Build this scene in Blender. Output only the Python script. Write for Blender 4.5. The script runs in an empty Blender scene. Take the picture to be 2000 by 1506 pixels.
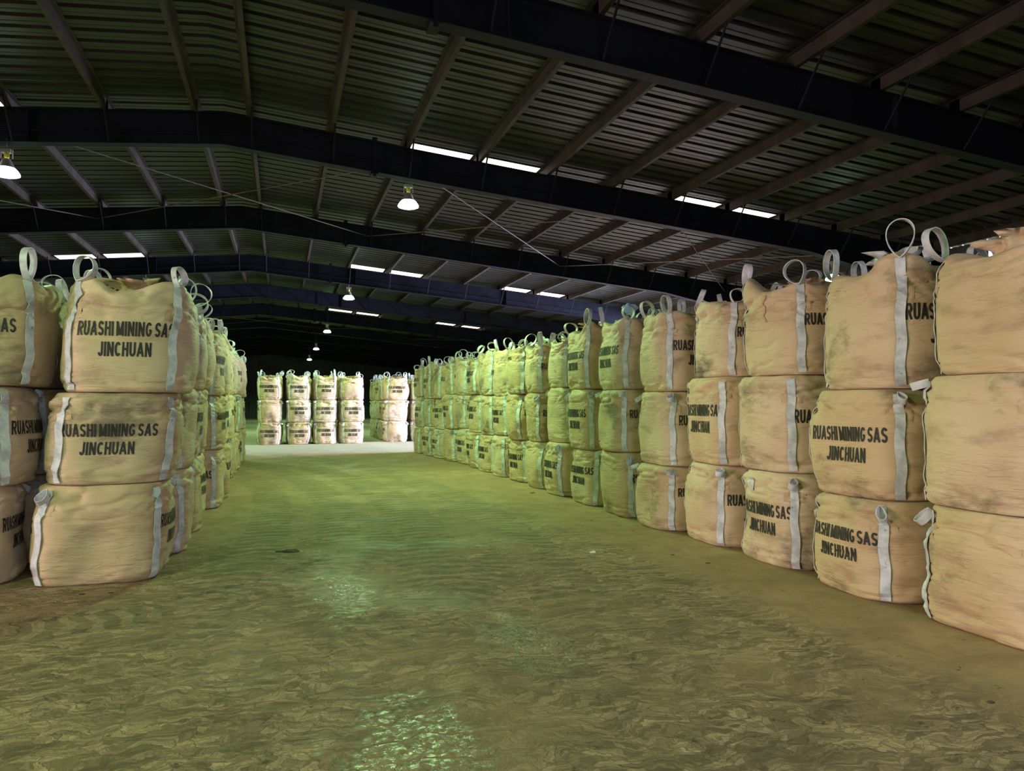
import bpy, bmesh, math, random
import numpy as np
from mathutils import Vector, Matrix

random.seed(7)
PI = math.pi
scene = bpy.context.scene
COL = scene.collection

# ------------------------------------------------------------------ camera
# x = across the aisle (right +), y = along the aisle (away from the viewer), z = up, metres
FPX = 1446.0
CAM_H = 1.6
cam_d = bpy.data.cameras.new('camera')
cam_d.sensor_width = 36.0
cam_d.lens = FPX / 2000.0 * 36.0
cam_d.clip_end = 300
cam = bpy.data.objects.new('camera', cam_d)
cam.location = (0, 0, CAM_H)
cam.rotation_euler = (math.radians(90 + 1.39), 0, math.radians(-17.3))
COL.objects.link(cam)
scene.camera = cam

# ------------------------------------------------------------------ world, daylight, exposure
world = bpy.data.worlds.new('overcast_sky')
scene.world = world
world.use_nodes = True
bg = world.node_tree.nodes['Background']
bg.inputs[0].default_value = (0.80, 0.88, 1.0, 1)
bg.inputs[1].default_value = 4.0

scene.view_settings.view_transform = 'Standard'
scene.view_settings.look = 'None'
scene.view_settings.gamma = 1.0
scene.view_settings.use_curve_mapping = False
scene.view_settings.exposure = 0.0
scene.cycles.max_bounces = 4
scene.cycles.diffuse_bounces = 3
scene.cycles.glossy_bounces = 2
scene.cycles.transmission_bounces = 2
scene.cycles.caustics_reflective = False
scene.cycles.caustics_refractive = False
scene.cycles.sample_clamp_indirect = 4.0

WALL_R, WALL_L = 16.5, -18.7
V_FRONT, V_BACK = -6.0, 86.0
LEFT_DOOR = (0.5, 6.2, 5.0)        # y0, y1, height of the open doorway in the left wall, beside the viewer
FILL_DOOR = (0.5, 6.5, 5.0)         # x0, x1, height of the doorway added behind the viewer for foreground fill
SIDE_DOOR = (24.6, 29.4, 5.1)       # y0, y1, height of the open doorway at the cross aisle


def daylight(name, loc, rot, sx, sy, power, color, spread=130):
    d = bpy.data.lights.new(name, 'AREA')
    d.shape = 'RECTANGLE'
    d.size = sx
    d.size_y = sy
    d.energy = power
    d.color = color
    d.spread = math.radians(spread)
    o = bpy.data.objects.new(name, d)
    o.location = loc
    o.rotation_euler = rot
    COL.objects.link(o)
    return o


# sky light through left and side doorways, plus an added front fill light
daylight('daylight_left_doorway', (WALL_L + 0.02, (LEFT_DOOR[0] + LEFT_DOOR[1]) / 2, LEFT_DOOR[2] / 2),
         (math.radians(90 - 12), 0, math.radians(-90)), LEFT_DOOR[1] - LEFT_DOOR[0], LEFT_DOOR[2], 1000, (1.0, 0.66, 0.70), 110)
daylight('added_front_fill', ((FILL_DOOR[0] + FILL_DOOR[1]) / 2, V_FRONT + 0.02, FILL_DOOR[2] / 2),
         (math.radians(90 - 32), 0, 0), FILL_DOOR[1] - FILL_DOOR[0], FILL_DOOR[2], 150, (0.90, 0.95, 1.0), 110)  # unseen source added to brighten the foreground floor
daylight('daylight_side_doorway', (WALL_R - 0.02, (SIDE_DOOR[0] + SIDE_DOOR[1]) / 2, SIDE_DOOR[2] / 2),
         (math.radians(90 - 16), 0, math.radians(90)), SIDE_DOOR[1] - SIDE_DOOR[0], SIDE_DOOR[2], 6000, (0.64, 0.65, 1.0), 110)

LAMP_COLOR = (0.52, 1.0, 0.38)
LAMP_POWER = 1300

# ------------------------------------------------------------------ helpers


def link(o, parent=None):
    COL.objects.link(o)
    if parent is not None:
        o.parent = parent
    return o


def mesh_obj(name, me, parent=None, loc=None):
    o = bpy.data.objects.new(name, me)
    if loc is not None:
        o.location = loc
    return link(o, parent)


def empty(name, loc=(0, 0, 0), rz=0.0, parent=None):
    o = bpy.data.objects.new(name, None)
    o.empty_display_size = 0.2
    o.location = loc
    o.rotation_euler = (0, 0, rz)
    return link(o, parent)


def tag(o, label=None, cat=None, group=None, kind=None):
    if label:
        o['label'] = label
    if cat:
        o['category'] = cat
    if group:
        o['group'] = group
    if kind:
        o['kind'] = kind
    return o


def make_mesh(name, verts, faces, mat, smooth=False):
    me = bpy.data.meshes.new(name)
    me.from_pydata([tuple(v) for v in verts], [], [tuple(f) for f in faces])
    me.materials.append(mat)
    if smooth:
        me.polygons.foreach_set('use_smooth', [True] * len(me.polygons))
    me.update()
    return me


class MB:
    """collects boxes / tubes / ribbons of ONE part into one mesh"""

    def __init__(self):
        self.v, self.f = [], []

    def box(self, x0, x1, y0, y1, z0, z1):
        b = len(self.v)
        self.v += [(x, y, z) for z in (z0, z1) for y in (y0, y1) for x in (x0, x1)]
        self.f += [tuple(b + i for i in q) for q in
                   ((0, 2, 3, 1), (4, 5, 7, 6), (0, 1, 5, 4), (2, 6, 7, 3), (0, 4, 6, 2), (1, 3, 7, 5))]
        return self

    def prism(self, pts8):
        b = len(self.v)
        self.v += [tuple(p) for p in pts8]
        self.f += [tuple(b + i for i in q) for q in
                   ((0, 2, 3, 1), (4, 5, 7, 6), (0, 1, 5, 4), (2, 6, 7, 3), (0, 4, 6, 2), (1, 3, 7, 5))]
        return self

    def tube(self, p, q, r, n=8):
        p, q = Vector(p), Vector(q)
        d = (q - p).normalized()
        a = d.orthogonal().normalized()
        c = d.cross(a)
        b = len(self.v)
        for e in (p, q):
            for i in range(n):
                t = 2 * PI * i / n
                self.v.append(tuple(e + (a * math.cos(t) + c * math.sin(t)) * r))
        for i in range(n):
            j = (i + 1) % n
            self.f.append((b + i, b + j, b + n + j, b + n + i))
        self.f.append(tuple(b + i for i in range(n))[::-1])
        self.f.append(tuple(b + n + i for i in range(n)))
        return self

    def lathe(self, prof, n=24, center=(0, 0, 0), cap=True):
        b = len(self.v)
        cx, cy, cz = center
        for r, z in prof:
            for i in range(n):
                t = 2 * PI * i / n
                self.v.append((cx + r * math.cos(t), cy + r * math.sin(t), cz + z))
        for k in range(len(prof) - 1):
            for i in range(n):
                j = (i + 1) % n
                self.f.append((b + k * n + i, b + k * n + j, b + (k + 1) * n + j, b + (k + 1) * n + i))
        if cap:
            self.f.append(tuple(b + i for i in range(n))[::-1])
            e = b + (len(prof) - 1) * n
            self.f.append(tuple(e + i for i in range(n)))
        return self

    def mesh(self, name, mat, smooth=False):
        return make_mesh(name, self.v, self.f, mat, smooth)


# ------------------------------------------------------------------ node helpers / materials


class NT:
    def __init__(self, name):
        self.m = bpy.data.materials.new(name)
        self.m.use_nodes = True
        self.t = self.m.node_tree
        self.b = self.t.nodes['Principled BSDF']

    def n(self, typ, **kw):
        nd = self.t.nodes.new(typ)
        for k, v in kw.items():
            setattr(nd, k, v)
        return nd

    def put(self, sock, val):
        if hasattr(val, 'is_output') or isinstance(val, bpy.types.NodeSocket):
            self.t.links.new(val, sock)
        else:
            sock.default_value = val

    def math(self, op, a, b=0.0, c=None, clamp=False):
        nd = self.n('ShaderNodeMath', operation=op, use_clamp=clamp)
        self.put(nd.inputs[0], a)
        self.put(nd.inputs[1], b)
        if c is not None:
            self.put(nd.inputs[2], c)
        return nd.outputs[0]

    def smooth(self, x, lo, hi, a=0.0, b=1.0):
        nd = self.n('ShaderNodeMapRange', interpolation_type='SMOOTHSTEP')
        self.put(nd.inputs['Value'], x)
        nd.inputs['From Min'].default_value = lo
        nd.inputs['From Max'].default_value = hi
        nd.inputs['To Min'].default_value = a
        nd.inputs['To Max'].default_value = b
        return nd.outputs['Result']

    def mix(self, f, a, b, mode='MIX'):
        nd = self.n('ShaderNodeMix', data_type='RGBA', blend_type=mode)
        self.put(nd.inputs[0], f)
        self.put(nd.inputs[6], a if not isinstance(a, tuple) else (*a, 1))
        self.put(nd.inputs[7], b if not isinstance(b, tuple) else (*b, 1))
        return nd.outputs[2]

    def noise(self, vec, scale, detail=4, rough=0.55, dist=0.0):
        nd = self.n('ShaderNodeTexNoise')
        self.put(nd.inputs['Vector'], vec)
        nd.inputs['Scale'].default_value = scale
        nd.inputs['Detail'].default_value = detail
        nd.inputs['Roughness'].default_value = rough
        nd.inputs['Distortion'].default_value = dist
        return nd.outputs['Fac']

    def noise2(self, vec, scale, detail=4, rough=0.55):
        nd = self.n('ShaderNodeTexNoise', noise_dimensions='2D')
        self.put(nd.inputs['Vector'], vec)
        nd.inputs['Scale'].default_value = scale
        nd.inputs['Detail'].default_value = detail
        nd.inputs['Roughness'].default_value = rough
        return nd.outputs['Fac']

    def mapping(self, vec, scale=(1, 1, 1), rot=(0, 0, 0), loc=(0, 0, 0)):
        nd = self.n('ShaderNodeMapping')
        self.put(nd.inputs['Vector'], vec)
        nd.inputs['Scale'].default_value = scale
        nd.inputs['Rotation'].default_value = rot
        nd.inputs['Location'].default_value = loc
        return nd.outputs[0]

    def bump(self, h, strength, dist, prev=None):
        nd = self.n('ShaderNodeBump')
        nd.inputs['Strength'].default_value = strength
        nd.inputs['Distance'].default_value = dist
        self.put(nd.inputs['Height'], h)
        if prev is not None:
            self.put(nd.inputs['Normal'], prev)
        return nd.outputs[0]

    def set(self, **kw):
        for k, v in kw.items():
            s = self.b.inputs[k.replace('_', ' ')]
            if isinstance(v, tuple) and len(v) == 3 and s.type == 'RGBA':
                v = (*v, 1)
            self.put(s, v)
        return self.m


def painted(name, col, var=0.35, rough=0.6, metal=0.0, scale=3.0, rust=None, rust_amt=0.6, spec=0.5):
    t = NT(name)
    co = t.n('ShaderNodeTexCoord').outputs['Object']
    rnd = t.n('ShaderNodeObjectInfo').outputs['Random']
    off = t.n('ShaderNodeVectorMath', operation='ADD')
    t.put(off.inputs[0], co)
    t.put(off.inputs[1], t.math('MULTIPLY', rnd, 40.0))
    n1 = t.noise(off.outputs[0], scale, 6, 0.6)
    c = t.mix(t.smooth(n1, 0.3, 0.7), tuple(x * (1 - var) for x in col), tuple(min(1, x * (1 + var)) for x in col))
    if rust:
        n2 = t.noise(off.outputs[0], scale * 2.3, 8, 0.7)
        c = t.mix(t.smooth(n2, rust_amt, rust_amt + 0.1), c, rust)
    return t.set(Base_Color=c, Roughness=rough, Metallic=metal, Specular_IOR_Level=spec)


def bag_fabric():
    t = NT('woven_bag_fabric')
    co = t.n('ShaderNodeTexCoord').outputs['Object']
    rnd = t.n('ShaderNodeObjectInfo').outputs['Random']
    addv = t.n('ShaderNodeVectorMath', operation='ADD')
    comb = t.n('ShaderNodeCombineXYZ')
    t.put(comb.inputs[0], t.math('MULTIPLY', rnd, 91.0))
    t.put(comb.inputs[1], t.math('MULTIPLY', rnd, 37.0))
    t.put(comb.inputs[2], t.math('MULTIPLY', rnd, 53.0))
    t.put(addv.inputs[0], co)
    t.put(addv.inputs[1], comb.outputs[0])
    p = addv.outputs[0]
    # cloth colour, slightly different from bag to bag
    r2 = t.math('FRACT', t.math('MULTIPLY', rnd, 17.31))
    base = t.mix(r2, (0.57, 0.38, 0.205), (0.69, 0.515, 0.36))
    base = t.mix(t.smooth(t.noise(p, 1.6, 3), 0.3, 0.75, 0, 0.5), base, (0.52, 0.34, 0.19))
    # dust rubbed sideways
    st = t.noise(t.mapping(p, (1.6, 1.6, 4.5)), 1.2, 5, 0.6)
    base = t.mix(t.smooth(st, 0.48, 0.70, 0, 0.6), base, (0.33, 0.20, 0.125))
    # dark grimy patches of their own shape
    r3 = t.math('FRACT', t.math('MULTIPLY', rnd, 7.77))
    thr = t.math('ADD', 0.515, t.math('MULTIPLY', r3, 0.09))
    g = t.math('ADD', t.math('MULTIPLY', t.noise(p, 1.7, 3, 0.5), 0.72),
               t.math('MULTIPLY', t.noise(t.mapping(p, (5, 5, 11)), 1.6, 5, 0.7), 0.28))
    gm = t.math('MULTIPLY', t.math('SUBTRACT', g, thr), 9.0, clamp=True)
    base = t.mix(t.math('MULTIPLY', gm, 0.70), base, (0.085, 0.062, 0.045))
    # woven relief
    w = t.n('ShaderNodeTexWave', wave_type='BANDS', bands_direction='Z')
    t.put(w.inputs['Vector'], p)
    w.inputs['Scale'].default_value = 55
    w.inputs['Distortion'].default_value = 1.5
    cr = t.noise(t.mapping(p, (5, 5, 30)), 1.5, 5, 0.6)
    b1 = t.bump(w.outputs['Fac'], 0.10, 0.003)
    ln = t.math('ABSOLUTE', t.math('SUBTRACT', t.noise(t.mapping(p, (2.2, 2.2, 15)), 1.2, 2, 0.4, 0.6), 0.5))
    crease = t.math('MULTIPLY', t.smooth(ln, 0.0, 0.035, 1, 0), t.smooth(t.noise(p, 3.1, 2), 0.46, 0.60))
    b1 = t.bump(t.math('SUBTRACT', 1.0, crease), 0.4, 0.010, b1)
    b2 = t.bump(cr, 0.55, 0.018, b1)
    return t.set(Base_Color=base, Roughness=0.62, Normal=b2, Sheen_Weight=0.08)


def floor_material():
    t = NT('muddy_concrete_floor')
    co = t.n('ShaderNodeTexCoord').outputs['Object']
    sep = t.n('ShaderNodeSeparateXYZ')
    t.put(sep.inputs[0], co)
    X, Y = sep.outputs[0], sep.outputs[1]
    warp = t.n('ShaderNodeTexNoise', noise_dimensions='2D')
    t.put(warp.inputs['Vector'], co)
    warp.inputs['Scale'].default_value = 1.7
    warp.inputs['Detail'].default_value = 2
    wv = t.n('ShaderNodeVectorMath', operation='MULTIPLY_ADD')
    t.put(wv.inputs[0], warp.outputs['Color'])
    wv.inputs[1].default_value = (0.35, 0.35, 0)
    t.put(wv.inputs[2], co)
    cw = wv.outputs[0]
    # trodden mud: irregular scales of different tone with dark joints
    w2 = t.n('ShaderNodeTexNoise', noise_dimensions='2D')
    t.put(w2.inputs['Vector'], co)
    w2.inputs['Scale'].default_value = 7.0
    w2.inputs['Detail'].default_value = 3
    wv2 = t.n('ShaderNodeVectorMath', operation='MULTIPLY_ADD')
    t.put(wv2.inputs[0], w2.outputs['Color'])
    wv2.inputs[1].default_value = (0.20, 0.12, 0)
    t.put(wv2.inputs[2], cw)
    cw2 = wv2.outputs[0]

    def scales(sc, rot):
        mp = t.mapping(cw2, (sc[0], sc[1], 1), (0, 0, math.radians(rot)))
        a = t.n('ShaderNodeTexVoronoi', feature='F1', voronoi_dimensions='2D')
        e = t.n('ShaderNodeTexVoronoi', feature='DISTANCE_TO_EDGE', voronoi_dimensions='2D')
        for q in (a, e):
            t.put(q.inputs['Vector'], mp)
            q.inputs['Scale'].default_value = 1.0
        sc_ = t.n('ShaderNodeSeparateColor')
        t.put(sc_.inputs[0], a.outputs['Color'])
        return sc_.outputs[0], t.smooth(e.outputs['Distance'], 0.0, 0.13)
    tone1, edge1 = scales((9.0, 24.0), -22)
    tone2, edge2 = scales((22.0, 48.0), 15)
    # where the surface is flaky (middle of the aisle, near) and where it is swept smooth (along the stacks)
    edge_r = t.smooth(X, 3.3, 4.0, 1, 0)
    near = t.smooth(Y, 6.0, 13.0, 1.0, 0.25)
    patch = t.smooth(t.noise2(co, 0.7, 3), 0.28, 0.50, 0.45, 1.0)
    flaky = t.math('MULTIPLY', t.math('MULTIPLY', edge_r, near), patch)

    jag = t.math('MULTIPLY', t.math('SUBTRACT', t.noise2(co, 9, 2), 0.5), 0.12)
    wob = t.math('MULTIPLY', t.noise2(co, 3.0, 2), 0.8)
    brk = t.smooth(t.noise2(co, 1.5, 2), 0.30, 0.52)

    # tyre tracks: returns (mask, tread height)
    def track(off, along, w, pitch, skew):
        # ragged edges
        d = t.math('ABSOLUTE', t.math('ADD', off, jag))
        m = t.smooth(d, w * 0.42, w * 0.52, 1, 0)
        ph = t.math('ADD', t.math('DIVIDE', along, pitch), t.math('MULTIPLY', d, skew))
        ph = t.math('ADD', ph, wob)
        s = t.math('SINE', t.math('MULTIPLY', ph, 2 * PI))
        return t.math('MULTIPLY', m, brk), t.math('MULTIPLY', t.math('MULTIPLY', m, brk), t.smooth(s, -0.2, 0.5))

    def circ(cx, cy):
        dx = t.math('SUBTRACT', X, cx)
        dy = t.math('SUBTRACT', Y, cy)
        r = t.math('SQRT', t.math('ADD', t.math('MULTIPLY', dx, dx), t.math('MULTIPLY', dy, dy)))
        ang = t.math('ARCTAN2', dy, dx)
        return r, ang

    masks, treads = [], []
    r1, a1 = circ(-2.4, 9.5)
    for R_, w_ in ((3.55, 0.55), (5.15, 0.6)):
        m, h = track(t.math('SUBTRACT', r1, R_), t.math('MULTIPLY', a1, R_), w_, 0.19, 1.5)
        front = t.math('MULTIPLY', t.smooth(X, -2.6, -1.6), t.smooth(Y, 10.0, 13.0, 1, 0))
        masks.append(t.math('MULTIPLY', m, front))
        treads.append(t.math('MULTIPLY', h, front))
    r2_, a2_ = circ(-27.5, 11.5)
    for R_, w_ in ((29.25, 0.75), (28.3, 0.6), (30.35, 0.7), (27.4, 0.6)):
        m, h = track(t.math('SUBTRACT', r2_, R_), Y, w_, 0.23, 1.3)
        masks.append(m)
        treads.append(h)
    # the deep print close to the viewer
    r3_, a3_ = circ(-3.2, 2.4)
    m, h = track(t.math('SUBTRACT', r3_, 4.55), t.math('MULTIPLY', a3_, 4.55), 0.3, 0.09, 2.0)
    near3 = t.smooth(Y, 3.6, 4.6, 1, 0)
    masks.append(t.math('MULTIPLY', m, near3))
    treads.append(t.math('MULTIPLY', h, near3))
    tm = masks[0]
    th = treads[0]
    for a, b in zip(masks[1:], treads[1:]):
        tm = t.math('MAXIMUM', tm, a)
        th = t.math('MAXIMUM', th, b)

    big = t.noise2(co, 0.45, 4, 0.6)
    mid = t.noise2(cw, 3.0, 4, 0.65)
    c = t.mix(t.smooth(big, 0.3, 0.7), (0.35, 0.215, 0.105), (0.46, 0.290, 0.148))
    c = t.mix(t.smooth(mid, 0.35, 0.7, 0, 0.65), c, (0.255, 0.158, 0.080))
    # scales of dried mud over a darker damp bed
    tone = t.math('ADD', t.math('MULTIPLY', t.smooth(tone1, 0.25, 0.8), 0.6), t.math('MULTIPLY', t.smooth(tone2, 0.2, 0.8), 0.4))
    tone = t.math('MULTIPLY', tone, t.smooth(t.noise2(cw, 2.2, 4, 0.6), 0.30, 0.60, 0.45, 1.0))
    scale_f = t.math('MULTIPLY', tone, t.math('ADD', 0.35, t.math('MULTIPLY', t.math('MULTIPLY', edge1, t.smooth(edge2, 0.0, 1.0, 0.55, 1.0)), 0.65)))
    bed = t.mix(t.smooth(mid, 0.3, 0.7), (0.195, 0.125, 0.067), (0.115, 0.077, 0.043))
    c = t.mix(t.math('MULTIPLY', flaky, 0.9), c, t.mix(scale_f, bed, (0.60, 0.40, 0.225)))
    ff = t.math('MULTIPLY', flaky, scale_f)
    far = t.smooth(Y, 4.2, 6.5, 0.25, 1.0)
    c = t.mix(t.math('MULTIPLY', t.math('MULTIPLY', t.math('MULTIPLY', tm, far), t.math('SUBTRACT', 1.0, th)), 0.50), c, (0.10, 0.078, 0.038))
    c = t.mix(t.math('MULTIPLY', t.math('MULTIPLY', th, far), 0.28), c, (0.37, 0.285, 0.145))
    c = t.mix(t.math('MULTIPLY', t.smooth(Y, 24.3, 25.6), t.smooth(t.noise2(cw, 1.2, 4), 0.25, 0.6, 0.45, 0.85)), c, (0.34, 0.30, 0.25))  # side-door daylight painted in: floor turns greyer from the cross aisle on
    # dark oily lumps
    sp = t.noise2(co, 5.5, 4, 0.75)
    c = t.mix(t.smooth(sp, 0.66, 0.74, 0, 0.75), c, (0.035, 0.028, 0.018))
    # dark scuffed arc left by a wheel edge turning in from the left
    sc_d = t.math('ABSOLUTE', t.math('SUBTRACT', t.math('ADD', r1, t.math('MULTIPLY', t.math('SUBTRACT', t.noise2(co, 7, 3), 0.5), 0.25)), 3.25))
    sc_m = t.math('MULTIPLY', t.smooth(sc_d, 0.03, 0.10, 1, 0), t.smooth(t.noise2(co, 6.5, 3), 0.45, 0.60))
    sc_m = t.math('MULTIPLY', sc_m, t.math('MULTIPLY', t.smooth(X, -2.2, -1.6), t.smooth(Y, 8.0, 9.0, 1, 0)))
    c = t.mix(t.math('MULTIPLY', sc_m, 0.7), c, (0.045, 0.040, 0.028))

    # damp, polished patches
    pn = t.math('MULTIPLY', t.math('SUBTRACT', t.noise2(co, 4.5, 4, 0.65), 0.5), 2.0)

    def puddle(cx, cy, ax, ay):
        dx = t.math('DIVIDE', t.math('SUBTRACT', X, cx), ax)
        dy = t.math('DIVIDE', t.math('SUBTRACT', Y, cy), ay)
        q = t.math('SQRT', t.math('ADD', t.math('MULTIPLY', dx, dx), t.math('MULTIPLY', dy, dy)))
        return t.smooth(t.math('ADD', q, pn), 0.55, 1.1, 1, 0)
    wet = puddle(0.60, 3.45, 0.42, 0.75)
    for a_ in ((1.60, 4.75, 0.28, 0.7), (0.50, 6.45, 0.25, 0.9)):
        wet = t.math('MAXIMUM', wet, puddle(*a_))
    wet = t.math('MULTIPLY', wet, t.smooth(t.noise2(co, 22.0, 4, 0.7), 0.38, 0.58))
    damp = t.math('MULTIPLY', t.smooth(t.noise2(co, 0.9, 3), 0.48, 0.64), edge_r)
    rough = t.math('SUBTRACT', 0.80, t.math('MULTIPLY', damp, 0.16))
    rough = t.math('SUBTRACT', rough, t.math('MULTIPLY', wet, 0.52))
    c = t.mix(t.math('MULTIPLY', wet, 0.35), c, (0.11, 0.09, 0.055))
    h = t.math('ADD', t.math('MULTIPLY', ff, 0.9), t.math('MULTIPLY', th, 0.6))
    h = t.math('ADD', h, t.math('MULTIPLY', mid, 0.5))
    nb = t.bump(h, 0.6, 0.02)
    nb = t.bump(t.math('MULTIPLY', t.noise2(co, 52.0, 3, 0.75), t.math('SUBTRACT', 1.0, t.math('MULTIPLY', wet, 0.6))), 0.6, 0.008, nb)
    return t.set(Base_Color=c, Roughness=rough, Normal=nb, Specular_IOR_Level=0.5)


M = {}
M['bag'] = bag_fabric()
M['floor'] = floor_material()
M['strap'] = painted('grey_webbing', (0.56, 0.56, 0.60), 0.25, 0.6, scale=9, rust=(0.16, 0.12, 0.09), rust_amt=0.60)
M['ink'] = painted('black_ink', (0.022, 0.018, 0.016), 0.3, 0.7, scale=12)
M['patch'] = painted('sewn_patch', (0.52, 0.35, 0.20), 0.15, 0.7, scale=6)
M['liner'] = painted('plastic_liner', (0.62, 0.62, 0.62), 0.2, 0.35, scale=6)
M['pen'] = painted('brown_pen', (0.10, 0.05, 0.03), 0.1, 0.7)
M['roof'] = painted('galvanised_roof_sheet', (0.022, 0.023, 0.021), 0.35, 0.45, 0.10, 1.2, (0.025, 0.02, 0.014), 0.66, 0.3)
M['purlin'] = painted('dusty_purlin', (0.050, 0.042, 0.034), 0.3, 0.65, 0.0, 2.0, (0.070, 0.035, 0.024), 0.60, 0.15)
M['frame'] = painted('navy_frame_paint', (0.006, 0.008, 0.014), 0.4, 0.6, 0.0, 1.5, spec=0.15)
M['rod'] = painted('steel_rod', (0.16, 0.13, 0.11), 0.2, 0.45, 0.4)
M['wall'] = painted('dark_wall_sheet', (0.09, 0.095, 0.10), 0.3, 0.6, 0.1, 1.0)
M['lamp_metal'] = painted('lamp_aluminium', (0.45, 0.46, 0.42), 0.2, 0.35, 0.6, 8)
M['socket'] = painted('yellow_socket', (0.60, 0.45, 0.05), 0.2, 0.5)
M['mud'] = painted('dry_mud', (0.075, 0.058, 0.035), 0.4, 0.9, scale=15)
M['paper'] = painted('white_paper', (0.7, 0.7, 0.62), 0.1, 0.7)
M['blue_plastic'] = painted('pale_blue_plastic', (0.35, 0.50, 0.75), 0.15, 0.35)


def emitter(name, col, strength):
    t = NT(name)
    t.set(Base_Color=(0.9, 0.9, 0.9), Roughness=0.5)
    t.b.inputs['Emission Color'].default_value = (*col, 1)
    t.b.inputs['Emission Strength'].default_value = strength
    return t.m


M['skylight'] = emitter('translucent_skylight', (1.0, 0.80, 0.76), 2.6)
M['lamp_glass'] = emitter('lit_lamp_glass', (0.62, 1.0, 0.72), 14.0)
M['lamp_off'] = painted('unlit_lamp_glass', (0.5, 0.52, 0.5), 0.1, 0.25)

# ------------------------------------------------------------------ roof geometry numbers
RIDGE_X, RIDGE_Z, SLOPE = -1.1, 7.13, 0.092     # top of the rafters
RAFTER_D, PURLIN_D = 0.62, 0.20


def rafter_top(x):
    return RIDGE_Z - SLOPE * abs(x - RIDGE_X)


FRAMES = [2.3, 8.85] + [15.0 + 7.0 * i for i in range(11)]     # y of every portal frame
PURLIN_R = [-0.63 + 1.515 * i for i in range(12)]
PURLIN_L = [2 * RIDGE_X - x for x in PURLIN_R]
EAVE_R, EAVE_L = WALL_R + 0.35, WALL_L - 0.35

# floor -------------------------------------------------------------
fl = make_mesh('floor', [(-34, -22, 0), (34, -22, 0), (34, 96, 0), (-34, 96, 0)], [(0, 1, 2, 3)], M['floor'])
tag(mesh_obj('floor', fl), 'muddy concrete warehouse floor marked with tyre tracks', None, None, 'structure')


# walls -------------------------------------------------------------
def ribbed_wall(name, horiz_axis, pos, a0, a1, top_fn, holes, label):
    """vertical sheet wall with ribs; holes = (a0, a1, z0, z1) openings"""
    mb = MB()
    cuts = sorted(set([a0, a1] + [h[0] for h in holes] + [h[1] for h in holes]))
    out = 1 if pos > 0 else -1

    def pt(a, d, z):
        return (pos + d * out, a, z) if horiz_axis == 'y' else (a, pos + d * out, z)

    for s0, s1 in zip(cuts[:-1], cuts[1:]):
        zs = [(0.0, None)]
        hs = [h for h in holes if h[0] <= s0 + 1e-6 and h[1] >= s1 - 1e-6]
        n = max(1, int(round((s1 - s0) / 0.35)))
        for i in range(n):
            b0, b1 = s0 + (s1 - s0) * i / n, s0 + (s1 - s0) * (i + 1) / n
            prof = [(b0, 0.0), (b0 + (b1 - b0) * 0.7, 0.0), (b0 + (b1 - b0) * 0.78, 0.04), (b0 + (b1 - b0) * 0.92, 0.04), (b1, 0.0)]
            segs = []
            z = 0.0
            for h in sorted(hs, key=lambda q: q[2]):
                if h[2] > z:
                    segs.append((z, h[2]))
                z = h[3]
            segs.append((z, None))
            for (pa, pd), (qa, qd) in zip(prof[:-1], prof[1:]):
                for z0, z1 in segs:
                    za = z1 if z1 is not None else top_fn(pa)
                    zb = z1 if z1 is not None else top_fn(qa)
                    if za <= z0 or zb <= z0:
                        continue
                    k = len(mb.v)
                    mb.v += [pt(pa, pd, z0), pt(qa, qd, z0), pt(qa, qd, zb), pt(pa, pd, za)]
                    mb.f.append((k, k + 1, k + 2, k + 3))
    return tag(mesh_obj(name, mb.mesh(name, M['wall'])), label, None, None, 'structure')


eave_r = rafter_top(WALL_R) + PURLIN_D
eave_l = rafter_top(WALL_L) + PURLIN_D
ribbed_wall('wall_right', 'y', WALL_R, V_FRONT, V_BACK, lambda a: eave_r,
            [(SIDE_DOOR[0], SIDE_DOOR[1], 0.0, SIDE_DOOR[2]),
             (9.5, 14.98, eave_r - 0.10, eave_r - 0.035), (13.55, 13.75, 5.2, 5.36)],
            'dark ribbed sheet wall behind the right-hand row of bags')
ribbed_wall('wall_left', 'y', WALL_L, V_FRONT, V_BACK, lambda a: eave_l, [(LEFT_DOOR[0], LEFT_DOOR[1], 0.0, LEFT_DOOR[2])],
            'dark ribbed sheet wall beyond the left-hand stacks with open doorway')
ribbed_wall('wall_back', 'x', V_BACK, WALL_L, WALL_R, lambda a: rafter_top(a) + PURLIN_D, [],
            'dark ribbed end wall far down the shed')
wf = ribbed_wall('wall_front', 'x', V_FRONT, WALL_L, WALL_R, lambda a: rafter_top(a) + PURLIN_D,
                 [(FILL_DOOR[0], FILL_DOOR[1], 0.0, FILL_DOOR[2])],
                 'dark ribbed end wall behind the viewer with an added doorway')

# roof --------------------------------------------------------------
roof = tag(empty('ceiling', (0, 0, 0)), 'dark ribbed metal roof on purlins', None, None, 'structure')


def sheet_mesh(name, x0, x1, mat, pitch=0.70):
    """one roof sheet, two ribs, centred on y = 0, running down the slope from x0 to x1"""
    prof = []
    for r in range(2):
        b = -pitch / 2 + r * pitch / 2
        prof += [(b, 0.0), (b + 0.115, 0.0), (b + 0.130, 0.006), (b + 0.145, 0.0), (b + 0.235, 0.0), (b + 0.258, 0.055), (b + 0.325, 0.055)]
    prof.append((pitch / 2, 0.0))
    v, f = [], []
    for x in (x0, x1):
        for y, z in prof:
            v.append((x, y, rafter_top(x) + PURLIN_D + z))
    n = len(prof)
    for i in range(n - 1):
        q = (i, i + 1, n + i + 1, n + i)
        f.append(q if x1 < x0 else q[::-1])
    return make_mesh(name, v, f, mat)


SKY = [(2.40, 5.43), (8.46, 11.49)]
FRAME_SKY = (15.0, 29.0, 43.0, 57.0, 71.0)


def mirror(x):
    return 2 * RIDGE_X - x


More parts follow.
